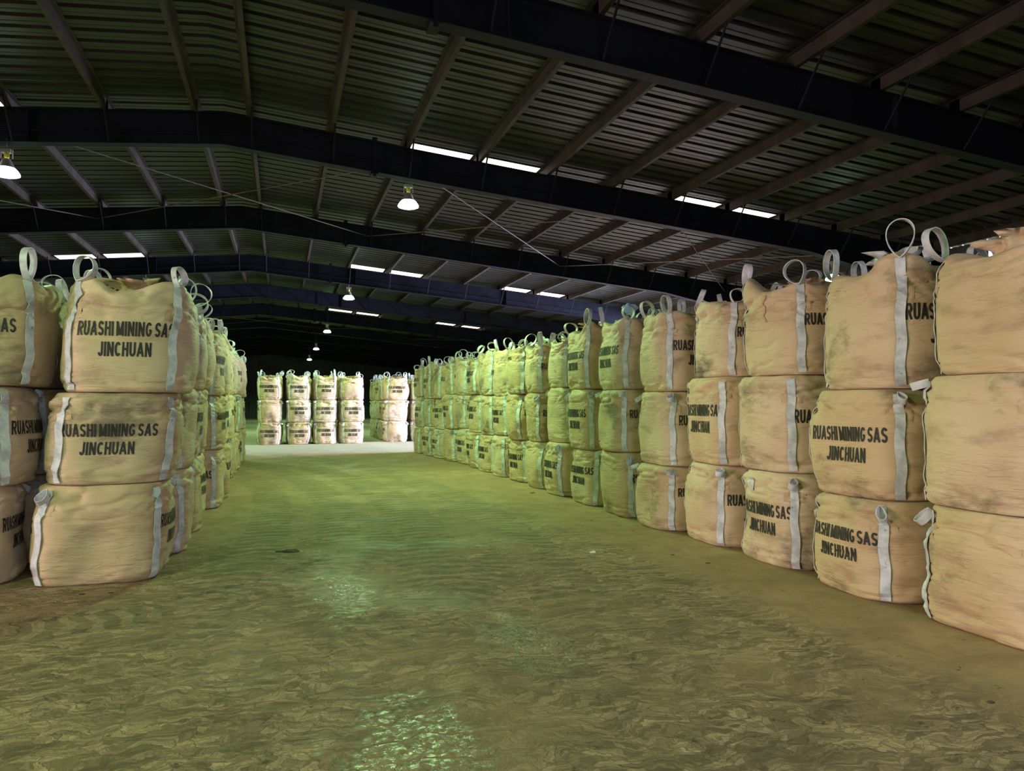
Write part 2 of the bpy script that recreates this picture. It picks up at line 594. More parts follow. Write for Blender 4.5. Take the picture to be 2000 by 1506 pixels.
whole = {1: sheet_mesh('roof_sheet', RIDGE_X, EAVE_R, M['roof']), -1: sheet_mesh('roof_sheet', RIDGE_X, EAVE_L, M['roof'])}
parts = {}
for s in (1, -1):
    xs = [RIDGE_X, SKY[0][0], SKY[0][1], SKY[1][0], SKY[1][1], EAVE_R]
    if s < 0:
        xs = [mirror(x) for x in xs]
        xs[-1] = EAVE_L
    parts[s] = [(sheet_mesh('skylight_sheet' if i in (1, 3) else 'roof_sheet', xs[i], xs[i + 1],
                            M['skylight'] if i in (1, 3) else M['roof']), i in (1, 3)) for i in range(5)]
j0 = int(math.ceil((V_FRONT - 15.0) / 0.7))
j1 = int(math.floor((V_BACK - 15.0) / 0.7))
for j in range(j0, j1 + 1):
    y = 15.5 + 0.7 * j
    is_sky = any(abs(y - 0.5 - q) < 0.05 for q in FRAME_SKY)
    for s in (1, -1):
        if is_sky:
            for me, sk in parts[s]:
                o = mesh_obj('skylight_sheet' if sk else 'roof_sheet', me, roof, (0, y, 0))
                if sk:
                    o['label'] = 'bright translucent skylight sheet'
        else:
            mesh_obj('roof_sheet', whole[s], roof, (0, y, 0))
mb = MB()
for s in (1, -1):
    x1 = RIDGE_X + s * 0.25
    mb.prism([(RIDGE_X, V_FRONT, RIDGE_Z + .275), (x1, V_FRONT, RIDGE_Z + .255), (RIDGE_X, V_BACK, RIDGE_Z + .275), (x1, V_BACK, RIDGE_Z + .255),
              (RIDGE_X, V_FRONT, RIDGE_Z + .28), (x1, V_FRONT, RIDGE_Z + .26), (RIDGE_X, V_BACK, RIDGE_Z + .28), (x1, V_BACK, RIDGE_Z + .26)])
mesh_obj('ridge_cap', mb.mesh('ridge_cap', M['roof']), roof)


def purlin_mesh(length, s):
    """Z purlin: web, top flange, bottom flange with lips"""
    mb = MB()
    d, w, t = PURLIN_D, 0.07, 0.008
    mb.box(-t / 2, t / 2, 0, length, 0, d)
    mb.box(min(0, -s * w), max(0, -s * w), 0, length, d - t, d - 0.001)
    mb.box(min(0, s * w), max(0, s * w), 0, length, 0.001, t)
    mb.box(s * w - t / 2, s * w + t / 2, 0, length, 0.001, 0.022)
    return mb.mesh('purlin', M['purlin'])


ybounds = [V_FRONT] + FRAMES
ybounds[-1] = V_BACK if FRAMES[-1] > V_BACK - 2 else FRAMES[-1]
pm = {}
for y0, y1 in zip(ybounds[:-1], ybounds[1:]):
    for s, xs in ((1, PURLIN_R), (-1, PURLIN_L)):
        k = (round(y1 - y0, 2), s)
        if k not in pm:
            pm[k] = purlin_mesh(y1 - y0 + 0.18, s)
        for x in xs:
            mesh_obj('purlin', pm[k], roof, (x, y0 - 0.09, rafter_top(x)))

# portal frames -----------------------------------------------------


def rafter_mesh(x_eave):
    mb = MB()
    s = 1 if x_eave > RIDGE_X else -1
    stations = [(RIDGE_X, RAFTER_D), (x_eave - s * 4.2, RAFTER_D), (x_eave, 1.05)]
    hw = 0.11
    for (xa, da), (xb, db) in zip(stations[:-1], stations[1:]):
        za, zb = rafter_top(xa) - 0.004, rafter_top(xb) - 0.004

        def strip(y0, y1, ta, tb, ba, bb):
            pts = [(xa, y0, ba), (xb, y0, bb), (xa, y1, ba), (xb, y1, bb), (xa, y0, ta), (xb, y0, tb), (xa, y1, ta), (xb, y1, tb)]
            mb.prism(pts)
        strip(-hw, hw, za, zb, za - 0.016, zb - 0.016)
        strip(-hw, hw, za - da + 0.016, zb - db + 0.016, za - da, zb - db)
        strip(-0.006, 0.006, za - 0.016, zb - 0.016, za - da + 0.016, zb - db + 0.016)
    return mb.mesh('rafter', M['frame'])


def column_mesh(x, s):
    mb = MB()
    zt = rafter_top(x) - 0.05
    d0, d1 = 0.45, 0.95
    hw = 0.12

    def bar(y0, y1, xo0, xo1, xi0, xi1):
        mb.prism([(xo0, y0, 0), (xi0, y0, 0), (xo0, y1, 0), (xi0, y1, 0), (xo1, y0, zt), (xi1, y0, zt), (xo1, y1, zt), (xi1, y1, zt)])
    o = x - s * 0.06
    bar(-hw, hw, o, o, o - s * 0.016, o - s * 0.016)
    bar(-hw, hw, o - s * d0, o - s * d1, o - s * (d0 - .016), o - s * (d1 - .016))
    bar(-0.006, 0.006, o - s * 0.016, o - s * 0.016, o - s * (d0 - .016), o - s * (d1 - .016))
    mb.box(min(o, o - s * (d0 + .05)), max(o, o - s * (d0 + .05)), -0.16, 0.16, 0, 0.025)
    return mb.mesh('column', M['frame'])


def stiff_mesh():
    mb = MB()
    mb.box(-0.006, 0.006, -0.10, 0.10, -RAFTER_D + 0.016, -0.018)
    return mb.mesh('stiffener_plate', M['frame'])


def brace_mesh(s):
    mb = MB()
    # angle bar from the purlin down to the bottom flange of the rafter, on the near side
    mb.tube((0, -0.62, 0.02), (0, -0.10, -RAFTER_D + 0.03), 0.018, 6)
    return mb.mesh('flange_brace', M['frame'])


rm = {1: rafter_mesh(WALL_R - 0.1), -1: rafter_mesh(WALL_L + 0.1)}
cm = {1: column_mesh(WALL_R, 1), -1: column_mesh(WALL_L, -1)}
sm_, bm_ = stiff_mesh(), brace_mesh(1)
ORD = ['first', 'second', 'third', 'fourth', 'fifth', 'sixth', 'seventh', 'eighth', 'ninth', 'tenth', 'eleventh',
       'twelfth', 'thirteenth', 'fourteenth', 'fifteenth', 'sixteenth', 'seventeenth', 'eighteenth', 'nineteenth', 'twentieth']
for i, y in enumerate(FRAMES[:-1]):
    pf = tag(empty('portal_frame', (0, y, 0)), 'dark navy steel portal frame, %s from the viewer' % ORD[i], None, None, 'structure')
    for s in (1, -1):
        mesh_obj('rafter', rm[s], pf)
        mesh_obj('column', cm[s], pf)
        for k, x in enumerate(PURLIN_R if s > 0 else PURLIN_L):
            if k % 4 == 2 and abs(x) < 14:
                mesh_obj('stiffener_plate', sm_, pf, (x + 0.3, 0, rafter_top(x + 0.3)))
            if k < 11:
                mesh_obj('flange_brace', bm_, pf, (x + 0.06, 0, rafter_top(x)))
    if i in (2, 3, 4, 6):
        mb = MB()
        for s, xe in ((1, 13.0), (-1, -15.0)):
            mb.tube((RIDGE_X, -0.05, RIDGE_Z - 0.40), (xe, -0.05, rafter_top(xe) - 0.40), 0.016, 6)
        mesh_obj('cable_conduit', mb.mesh('cable_conduit', M['frame']), pf)
    # clamp bracket hanging on the rafter beside the lamp
    mb = MB()
    xb = 1.75
    zt = rafter_top(xb)
    mb.box(xb - .03, xb + .03, -0.15, -0.125, zt - RAFTER_D - 0.10, zt + 0.03)
    mb.box(xb - .07, xb + .07, -0.17, 0.14, zt - RAFTER_D - 0.06, zt - RAFTER_D - 0.02)
    mb.box(xb - .05, xb + .05, -0.16, -0.11, zt - 0.02, zt + 0.06)
    mesh_obj('clamp_bracket', mb.mesh('clamp_bracket', M['frame']), pf)

# cross-bracing rods under the roof between the third and fourth frames and further down
for (y0, y1) in ((15.0, 22.0), (43.0, 50.0)):
    for xa, xb in ((2.4, 8.46), (-4.7, 2.4), (-10.7, -4.7), (8.46, 14.5)):
        for p, q in ((xa, xb), (xb, xa)):
            mb = MB()
            mb.tube((p, y0 + .02, rafter_top(p) - 0.28), (q, y1 - .02, rafter_top(q) - 0.28), 0.012, 6)
            mesh_obj('brace_rod', mb.mesh('brace_rod', M['rod']), roof)

# ------------------------------------------------------------------ high-bay lamps
LM = {}
mb = MB()
mb.tube((0, 0, 0.46), (0, 0, 1.0), 0.009, 6)
LM['hanger_rod'] = mb.mesh('hanger_rod', M['rod'])
mb = MB()
mb.box(-0.075, 0.075, -0.05, 0.05, 0.40, 0.46)
for k in range(5):
    mb.box(-0.085 + k * 0.037, -0.070 + k * 0.037, -0.062, 0.062, 0.405, 0.455)
mb.box(-0.095, -0.085, -0.02, 0.02, 0.30, 0.46)
mb.box(0.085, 0.095, -0.02, 0.02, 0.30, 0.46)
LM['gear_box'] = mb.mesh('gear_box', M['lamp_metal'])
mb = MB().lathe([(0.030, 0.40), (0.042, 0.385), (0.042, 0.33), (0.034, 0.30), (0.03, 0.285)], 16)
LM['socket'] = mb.mesh('socket', M['socket'], True)
mb = MB().lathe([(0.05, 0.295), (0.062, 0.29), (0.085, 0.24), (0.135, 0.135), (0.14, 0.13), (0.132, 0.135), (0.08, 0.235), (0.045, 0.285)], 32, cap=False)
LM['reflector'] = mb.mesh('reflector', M['lamp_metal'], True)
gp = [(0.134, 0.134), (0.170, 0.095), (0.203, 0.045), (0.212, 0.02), (0.208, 0.006), (0.16, -0.012), (0.09, -0.022), (0.02, -0.026)]
LM['lamp_glass'] = MB().lathe(gp, 32).mesh('lamp_glass', M['lamp_glass'], True)
LM['lamp_off'] = MB().lathe(gp, 32).mesh('lamp_glass', M['lamp_off'], True)


def lamp(x, y, z, label, on=True, power=LAMP_POWER):
    r = tag(empty('high_bay_lamp', (x, y, z)), label, 'lamp', 'high-bay lamps under the rafters')
    h = mesh_obj('hanger_rod', LM['hanger_rod'], r)
    top = rafter_top(x) - RAFTER_D - z
    h.scale = (1, 1, max(0.2, top - 0.46) / 0.54)
    h.location.z = 0.46 - 0.46 * h.scale[2]
    hk = mesh_obj('gear_box', LM['gear_box'], r)
    mesh_obj('socket', LM['socket'], r)
    rf = mesh_obj('reflector', LM['reflector'], r)
    mesh_obj('lamp_glass', LM['lamp_glass'] if on else LM['lamp_off'], r)
    if on:
        d = bpy.data.lights.new('lamp_light', 'SPOT')
        d.energy = power
        d.color = LAMP_COLOR
        d.spot_size = math.radians(165)
        d.spot_blend = 0.25
        d.shadow_soft_size = 0.18
        o = bpy.data.objects.new('lamp_light', d)
        o.location = (0, 0, -0.21)
        link(o, r)
    return r


LX_R, LX_L = 2.45, -4.65
LZ = lambda x: rafter_top(x) - RAFTER_D - 0.57
for k, y in enumerate((15.0, 29.0, 43.0, 57.0, 71.0)):
    lamp(LX_R, y, LZ(LX_R), ['lit high-bay lamp over the aisle, nearest of the central line of lamps',
                             'lit high-bay lamp over the aisle, second of the central line of lamps',
                             'lit high-bay lamp over the aisle, third of the central line of lamps',
                             'lit high-bay lamp over the aisle, fourth of the central line of lamps',
                             'lit high-bay lamp over the aisle, farthest of the central line of lamps'][k], True, 800 if k == 1 else LAMP_POWER)
for k, y in enumerate((1.2, 15.0, 29.0, 43.0)):
    lamp(LX_L, y, LZ(LX_L), ['lit high-bay lamp overhead to the left of the viewer',
                             'large lit high-bay lamp at the left edge under the rafters',
                             'lit high-bay lamp just above the top bag of the left front stack',
                             'lit high-bay lamp hidden far behind the left-hand row'][k], True, 1000 if k == 0 else LAMP_POWER)
for k, y in enumerate((15.0, 29.0)):
    lamp(13.0, y, LZ(13.0), ['lit high-bay lamp glimpsed behind the strap loops of the right-hand row',
                             'lit high-bay lamp by the right wall beyond the right-hand row'][k])

# ------------------------------------------------------------------ bulk bags


def vnoise(x, y, z, seed):
    xi, yi, zi = np.floor(x).astype(np.int64), np.floor(y).astype(np.int64), np.floor(z).astype(np.int64)
    fx, fy, fz = x - xi, y - yi, z - zi
    u, v, w = fx * fx * (3 - 2 * fx), fy * fy * (3 - 2 * fy), fz * fz * (3 - 2 * fz)

    def hsh(a, b, c):
        h = (a * 374761393 + b * 668265263 + c * 2147483647 + seed * 1274126177) & 0xffffffff
        h = ((h ^ (h >> 13)) * 1274126177) & 0xffffffff
        h = h ^ (h >> 16)
        return (h & 0xffff) / 32767.5 - 1.0
    r = 0
    for dx, wx in ((0, 1 - u), (1, u)):
        for dy, wy in ((0, 1 - v), (1, v)):
            for dz, wz in ((0, 1 - w), (1, w)):
                r = r + wx * wy * wz * hsh(xi + dx, yi + dy, zi + dz)
    return r


class Bag:
    """one cloth shape of a bulk bag: body surface, straps, loops, lettering that follow it"""

    def __init__(self, seed, top, W=1.10, D=1.10, H=0.90, lean=(0, 0), nu=104, ears=None, big=False, loops=True):
        rng = random.Random(seed * 7919 + 13)
        self.rng, self.H, self.top, self.W, self.D = rng, H, top, W, D
        rb, rs = 0.075, (0.10 if top else 0.12)
        rows = []
        for r in (0.0, 0.3, 0.6, 0.78, 0.90):
            rows.append((r, 0.0))
        for k in range(1, 7):
            f = k / 6 * PI / 2
            rows.append((0.90 + 0.09 * math.sin(f), rb * (1 - math.cos(f))))
        self.s0 = len(rows) - 1
        ns = 54
        for k in range(1, ns + 1):
            z = rb + (H - rb - rs) * k / ns
            rows.append((0.99 + 0.035 * math.sin(PI * min(1, z / H)) ** 0.8, z))
        self.s1 = len(rows) - 1
        rl = rows[-1][0]
        for k in range(1, 8):
            f = k / 7 * PI / 2
            rows.append((rl - 0.13 + 0.13 * math.cos(f), H - rs + rs * math.sin(f)))
        r_in = rows[-1][0]
        for q in (0.93, 0.82, 0.66, 0.45, 0.22, 0.0):
            rows.append((r_in * q, H + 0.012 * (1 - q)))
        R = np.array([r for r, z in rows])[:, None]
        Z = np.array([z for r, z in rows])[:, None]
        a = np.linspace(0, 2 * PI, nu, endpoint=False)[None, :]
        ca, sa = np.cos(a), np.sin(a)
        n = 3.3
        S = (np.abs(ca) ** n + np.abs(sa) ** n) ** (-1 / n)
        x = W / 2 * R * S * ca
        y = D / 2 * R * S * sa
        z = Z + 0 * a
        # cloth relief
        zz = z / H
        out = np.clip((R - 0.5) / 0.4, 0, 1) + 0 * a
        d = 0.042 * vnoise(x * 1.9 + 3, y * 1.9, z * 2.4, seed) + 0.018 * vnoise(x * 4.5, y * 4.5, z * 5, seed + 5)
        wt = np.exp(-((z - (H - 0.11)) / (0.15 if top else 0.12)) ** 2)
        wb = np.exp(-((z - 0.07) / 0.09) ** 2)
        cut = lambda q, w: np.exp(-(q / w) ** 2)          # thin sharp valleys of a noise field
        wv = 0.35 * vnoise(x * 3, y * 3, z * 3, seed + 3)
        d = d + (0.030 * wt + 0.014 * wb) * vnoise(x * 2.6, y * 2.6, z * 15 + 2 * wv, seed + 11)
        d = d - (0.032 * wt + 0.020 * wb) * cut(vnoise(x * 3.2, y * 3.2, z * 11 + 3 * wv, seed + 13), 0.15)
        d = d - (0.014 * wt + 0.014 * wb) * cut(vnoise(x * 4.5, y * 4.5, z * 22 + 4 * wv, seed + 14), 0.18)
        d = d + (0.007 * wt + 0.006 * wb) * vnoise(x * 6, y * 6, z * 34, seed + 17)
        fm = np.clip(vnoise(x * 2, y * 2, z * 3.5, seed + 29) + 0.15, 0, 1)
        d = d - 0.016 * cut(vnoise(x * 1.8, y * 1.8, z * 12 + 2 * wv, seed + 23), 0.10) * fm
        # slanting drag folds below the top corners
        dcor = np.minimum.reduce([np.abs(np.angle(np.exp(1j * (a - (PI / 4 + q * PI / 2))))) for q in range(4)])
        drag = np.exp(-((z - (H - 0.18)) / 0.13) ** 2) * np.exp(-(dcor / 0.45) ** 2)
        d = d - 0.020 * drag * cut(np.sin(z * 34 + 15 * dcor + 4 * wv), 0.38)
        # drawn in a little where the straps bear on the corners
        self.corners = []
        for k in range(4):
            ac = PI / 4 + k * PI / 2 + rng.uniform(-0.09, 0.09)
            self.corners.append(ac)
            da = np.angle(np.exp(1j * (a - ac)))
            d = d - 0.012 * np.exp(-(da / 0.10) ** 2)
        d = d * out
        nx, ny = ca * S ** 0.5, sa * S ** 0.5
        nl = np.sqrt(nx ** 2 + ny ** 2)
        x = x + d * nx / nl
        y = y + d * ny / nl
        tw = np.clip((zz - 0.80) / 0.2, 0, 1)
        if top:
            # slack, uneven crown with corners drawn up towards the loops
            if ears is None:
                ears = [rng.uniform(0.02, 0.15) for _ in range(4)]
            rr = np.clip((R - 0.35) / 0.5, 0, 1)
            for ac, e in zip(self.corners, ears):
                da = np.angle(np.exp(1j * (a - ac)))
                g = np.exp(-(da / 0.42) ** 2)
                z = z + e * g * tw * rr
                x = x + 0.22 * e * g * tw * ca
                y = y + 0.22 * e * g * tw * sa
            z = z + tw * (0.060 * vnoise(x * 3, y * 3, 0 * z + 2, seed + 41) + 0.022 * vnoise(x * 8, y * 8, 0 * z, seed + 43))
            z = z - 0.05 * tw * np.clip((0.9 - R) / 0.9, 0, 1)
        else:
            z = np.minimum(z + tw * 0.010 * vnoise(x * 6, y * 6, 0 * z, seed + 43), H - 0.004)
        # true overall size whatever the folds did
        x = x * W / (x.max() - x.min())
        y = y * D / (y.max() - y.min())
        x = x + lean[0] * zz
        y = y + lean[1] * zz
        self.P = np.stack([x, y, z], -1)
        self.a = a[0]
        self.nu = nu
        # normals
        da_ = np.roll(self.P, -1, 1) - np.roll(self.P, 1, 1)
        dt_ = np.gradient(self.P, axis=0)
        N = np.cross(da_, dt_)
        N /= np.linalg.norm(N, axis=-1, keepdims=True) + 1e-9
        self.N = N
        self.zrow = Z[:, 0]
        self.meshes = []      # (part name, mesh, parent index or None)
        self.build_body()
        self.build_straps(loops)
        self.build_text()
        if top:
            self.build_spout()

    # surface lookup by angle (rad) and nominal height on the side wall
    def at(self, ang, zn, off=0.0):
        ti = np.interp(zn, self.zrow[self.s0:self.s1 + 6], np.arange(self.s0, self.s1 + 6))
        return self.at_row(ang, ti, off)

    def at_row(self, ang, ti, off=0.0):
        fa = (np.asarray(ang) / (2 * PI) * self.nu) % self.nu
        i0 = np.floor(fa).astype(int) % self.nu
        i1 = (i0 + 1) % self.nu
        wa = (fa - np.floor(fa))[..., None]
        t0 = np.clip(np.floor(ti).astype(int), 0, len(self.P) - 2)
        wt = (np.asarray(ti) - t0)[..., None]

        def bl(A):
            return (A[t0, i0] * (1 - wa) + A[t0, i1] * wa) * (1 - wt) + (A[t0 + 1, i0] * (1 - wa) + A[t0 + 1, i1] * wa) * wt
        n = bl(self.N)
        n = n / (np.linalg.norm(n, axis=-1, keepdims=True) + 1e-9)
        return bl(self.P) + n * off, n

    def build_body(self):
        nv, nu = self.P.shape[:2]
        v = [self.P[0, 0]] + list(self.P[1:-1].reshape(-1, 3)) + [self.P[-1, 0]]
        f = []
        base = lambda k, i: 1 + (k - 1) * nu + i % nu
        for i in range(nu):
            f.append((0, base(1, i + 1), base(1, i)))
            f.append((len(v) - 1, base(nv - 2, i), base(nv - 2, i + 1)))
        for k in range(1, nv - 2):
            for i in range(nu):
                f.append((base(k, i), base(k, i + 1), base(k + 1, i + 1), base(k + 1, i)))
        self.meshes.append(('body', make_mesh('bag_body', v, f, M['bag'], True), None, None))

    @staticmethod
    def ribbon(pts, wdirs, width, th, mat, name):
        pts, wdirs = np.asarray(pts), np.asarray(wdirs)
        tan = np.gradient(pts, axis=0)
        tan /= np.linalg.norm(tan, axis=1, keepdims=True) + 1e-9
        wd = wdirs - tan * np.sum(wdirs * tan, 1, keepdims=True)
        wd /= np.linalg.norm(wd, axis=1, keepdims=True) + 1e-9
        nn = np.cross(tan, wd)
        v, f = [], []
        for p, w, n in zip(pts, wd, nn):
            for s, q in ((-1, 1), (1, 1), (1, -1), (-1, -1)):
                v.append(p + w * s * width / 2 + n * q * th / 2)
        m = len(pts)
        for i in range(m - 1):
            for k in range(4):
                l = (k + 1) % 4
                f.append((4 * i + k, 4 * i + l, 4 * i + 4 + l, 4 * i + 4 + k))
        f.append((3, 2, 1, 0))
        e = 4 * (m - 1)
        f.append((e, e + 1, e + 2, e + 3))
        me = make_mesh(name, v, f, mat, False)
        return me

    def build_straps(self, loops):
        rng = self.rng
        H = self.H
        wdt = 0.076
        for k, ac in enumerate(self.corners):
            # which way the strap drifts off the corner
            drift = rng.uniform(-0.05, 0.05)
            z0, z1 = 0.025, H - (0.03 if self.top else 0.05)
            zs = np.linspace(z0, z1, 26)
            ang = ac + drift * (zs / H - 0.5) + 0.012 * np.sin(zs * 17 + k)
            ti = np.interp(zs, self.zrow[5:self.s1 + 8], np.arange(5, self.s1 + 8))
            p, n = self.at_row(ang, ti, 0.013)
            p2, _ = self.at_row(ang + 0.04, ti, 0.013)
            wd = p2 - p
            p = p + n * (0.004 * np.sin(zs * 31 + k * 2))[:, None]
            self.meshes.append(('lifting_strap', self.ribbon(p, wd, wdt, 0.007, M['strap'], 'lifting_strap'), None, 'grey webbing strap'))
            si = len(self.meshes) - 1
            # sewn patch behind the strap
            za, zb = H - 0.26, H - 0.17
            m = 15
            aa = ac + np.linspace(-0.17, 0.17, m)
            v, f = [], []
            for zq in (za, (za + zb) / 2, zb):
                q, _ = self.at(aa, np.full(m, zq), 0.0035)
                v += list(q)
            for r in range(2):
                for i in range(m - 1):
                    f.append((r * m + i, r * m + i + 1, (r + 1) * m + i + 1, (r + 1) * m + i))
            self.meshes.append(('sewn_patch', make_mesh('sewn_patch', v, f, M['patch']), None, None))
            # loop
            end = Vector(p[-1])
            nr = Vector((math.cos(ac), math.sin(ac), 0))
            tg = Vector((-math.sin(ac), math.cos(ac), 0))
            if self.top:
                h = rng.uniform(0.18, 0.31)
                w = rng.uniform(0.10, 0.15)
                tilt = rng.uniform(-0.5, 0.3)
                roll = rng.uniform(-0.6, 0.6)
            else:
                if rng.random() < 0.55:
                    continue
                h = rng.uniform(0.09, 0.15)
                w = rng.uniform(0.03, 0.06)
                tilt = rng.uniform(1.7, 2.55)
                roll = rng.uniform(-0.6, 0.6)
            s = np.linspace(0.0, 1.0, 30)
            lat = w * np.sin(2 * PI * s) * np.sin(PI * s) ** 0.6
            ver = h * (1 - np.cos(2 * PI * s)) / 2
            if self.top:
                tw = rng.uniform(-1.1, 1.1)
            else:
                tw = rng.uniform(-0.5, 0.5)
            tg2 = tg * math.cos(tw) + nr * math.sin(tw)
            nr2 = nr * math.cos(tw) - tg * math.sin(tw)
            up = Vector((0, 0, 1))
            u2 = up * math.cos(tilt) + nr * math.sin(tilt)
            u3 = u2 * math.cos(roll) + tg2 * math.sin(roll)
            t3 = tg2 * math.cos(roll) - u2 * math.sin(roll)
            pts = [end + nr * 0.004 + t3 * float(l) + u3 * float(q) for l, q in zip(lat, ver)]
            wdir = t3.cross(u3).normalized()
            wob = rng.uniform(-0.5, 0.5)
            wds = [wdir * math.cos(wob * math.sin(2 * PI * q)) + u3 * math.sin(wob * math.sin(2 * PI * q)) for q in s]
            self.meshes.append(('lifting_loop', self.ribbon([tuple(q) for q in pts], [tuple(q) for q in wds], 0.058, 0.007, M['strap'], 'lifting_loop'), si, None))

    def build_text(self):
        H = self.H
        # arc length around the bag at mid height
        mid = (self.s0 + self.s1) // 2
        ring = self.P[mid]
        step = np.linalg.norm(np.roll(ring, -1, 0) - ring, axis=1)
        for face in (-PI / 2, PI / 2):
            i0 = int(round((face % (2 * PI)) / (2 * PI) * self.nu)) % self.nu
            m = self.nu // 4
            s_pos = np.concatenate([[0], np.cumsum([step[(i0 + k) % self.nu] for k in range(m)])])
            s_neg = -np.concatenate([[0], np.cumsum([step[(i0 - 1 - k) % self.nu] for k in range(m)])])
            ss = np.concatenate([s_neg[::-1][:-1], s_pos])
            aa = (i0 + np.arange(-m, m + 1)) * 2 * PI / self.nu
            tx, tz = TEXT_V[:, 0], TEXT_V[:, 1]
            sh = self.rng.uniform(-0.025, 0.025)
            zc = 0.60 * H + self.rng.uniform(-0.02, 0.02)
            ang = np.interp(tx + sh, ss, aa)
            p, _ = self.at(ang, zc + tz, 0.0045)
            self.meshes.append(('printed_lettering', make_mesh('printed_lettering', p, TEXT_F, M['ink']), None, 'black printed lettering'))

    def build_spout(self):
        rng = self.rng
        seed = rng.randint(0, 9999)
        n, rows = 40, []
        cx, cy = rng.uniform(-0.12, 0.12), rng.uniform(-0.12, 0.12)
        zb = self.H - 0.05
        h = rng.uniform(0.10, 0.20)
        prof = [(0.30, 0.0), (0.24, 0.03), (0.17, 0.35), (0.13, 0.6), (0.19, 0.85), (0.27, 1.0), (0.22, 0.93), (0.10, 0.7)]
        v, f = [], []
        aa = np.linspace(0, 2 * PI, n, endpoint=False)
        for k, (r, q) in enumerate(prof):
            ruff = 1 + (0.10 + 0.25 * q) * np.sin(aa * 7 + seed + 2 * vnoise(np.cos(aa) * 2, np.sin(aa) * 2, aa * 0 + k * .4, seed))
            ruff = ruff + 0.25 * q * vnoise(np.cos(aa) * 3, np.sin(aa) * 3, aa * 0 + k * .5, seed + 1)
            zz = zb + q * h + 0.06 * q * vnoise(np.cos(aa) * 2.5, np.sin(aa) * 2.5, aa * 0 + 5, seed + 2)
            for a_, rr, z_ in zip(aa, r * ruff, zz):
                v.append((cx + rr * math.cos(a_), cy + rr * math.sin(a_), z_))
        for k in range(len(prof) - 1):
            for i in range(n):
                j = (i + 1) % n
                f.append((k * n + i, k * n + j, (k + 1) * n + j, (k + 1) * n + i))
        f.append(tuple((len(prof) - 1) * n + i for i in range(n)))
        mat = M['liner'] if rng.random() < 0.3 else M['bag']
        self.meshes.append(('filling_spout', make_mesh('filling_spout', v, f, mat, True), None, None))


def arc(cx, cy, rx, ry, a0, a1, n=9):
    return [(cx + rx * math.cos(math.radians(a0 + (a1 - a0) * i / n)), cy + ry * math.sin(math.radians(a0 + (a1 - a0) * i / n))) for i in range(n + 1)]


# narrow block capitals as pen strokes; x in units of the letter's own width, y in cap heights
GLYPH = {
    'R': (0.31, [[(0, 0), (0, 1)], [(0, .92), (.55, .92)] + arc(.6, .70, .4, .22, 90, -90) + [(.55, .48), (0, .48)], [(.5, .48), (1.05, 0)]]),
    'U': (0.31, [[(0, 1)] + [(0, .36)] + arc(.5, .34, .5, .26, 180, 360) + [(1, .36), (1, 1)]]),
    'A': (0.38, [[(-.02, 0), (.5, 1)], [(.5, 1), (1.02, 0)], [(.2, .29), (.8, .29)]]),
    'S': (0.29, [arc(.5, .70, .5, .22, 20, 200, 10) + [(.2, .55), (.8, .44)] + arc(.5, .30, .5, .22, 20, -160, 10)]),
    'H': (0.31, [[(0, 0), (0, 1)], [(1, 0), (1, 1)], [(0, .52), (1, .52)]]),
    'I': (0.0, [[(0, 0), (0, 1)]]),
    'M': (0.42, [[(0, 0), (0, 1)], [(0, 1), (.5, .06)], [(.5, .06), (1, 1)], [(1, 1), (1, 0)]]),
    'N': (0.33, [[(0, 0), (0, 1)], [(0, 1), (1, 0)], [(1, 0), (1, 1)]]),
    'G': (0.34, [arc(.5, .5, .5, .42, 40, 340, 16) + [(.98, .44), (.55, .44)]]),
    'J': (0.23, [[(1, 1), (1, .32)] + arc(.5, .30, .5, .22, 0, -170, 8)]),
    'C': (0.32, [arc(.5, .5, .5, .42, 42, 318, 16)]),
}


def text_outline():
    """the two printed lines as a finely cut flat mesh (x, z), centred on the first line"""
    V, F = [], []
    cap, sw, gap = 0.122, 0.165, 0.062
    for line, width, zoff in (('RUASHI MINING SAS', 0.79, 0.0), ('JINCHUAN', 0.43, -0.172)):
        pen, strokes = 0.0, []
        for ch in line:
            if ch == ' ':
                pen += 0.14
                continue
            w, st = GLYPH[ch]
            for poly in st:
                strokes.append([(pen + sw / 2 + px * w, py) for px, py in poly])
            pen += w + sw + gap
        total = pen - gap
        k = width / (total * cap)
        for poly in strokes:
            # keep the outer edge inside the cap height and cut long strokes short
            q = [(x, sw * 0.0 + y) for x, y in poly]
            fine = [q[0]]
            for a, b in zip(q[:-1], q[1:]):
                m = max(1, int(math.ceil(math.hypot(b[0] - a[0], b[1] - a[1]) / 0.2)))
                fine += [(a[0] + (b[0] - a[0]) * i / m, a[1] + (b[1] - a[1]) * i / m) for i in range(1, m + 1)]
            b0 = len(V)
            for i, (x, y) in enumerate(fine):
                xa, ya = fine[max(0, i - 1)]
                xb, yb = fine[min(len(fine) - 1, i + 1)]
                l = math.hypot(xb - xa, yb - ya) or 1
                nx, ny = -(yb - ya) / l * sw / 2, (xb - xa) / l * sw / 2
                for s_ in (1, -1):
                    V.append(((x + s_ * nx - total / 2) * cap * k, (min(1.0, max(0.0, y + s_ * ny)) - 0.5) * cap + zoff))
            for i in range(len(fine) - 1):
                F.append((b0 + 2 * i, b0 + 2 * i + 1, b0 + 2 * i + 3, b0 + 2 * i + 2))
    return np.array(V), F


TEXT_V, TEXT_F = text_outline()

# generic shapes shared by many bags; the near stacks get shapes of their own
LOW = [Bag(100 + i, False) for i in range(8)]
TOPS = [Bag(200 + i, True) for i in range(8)]
HERO = {}


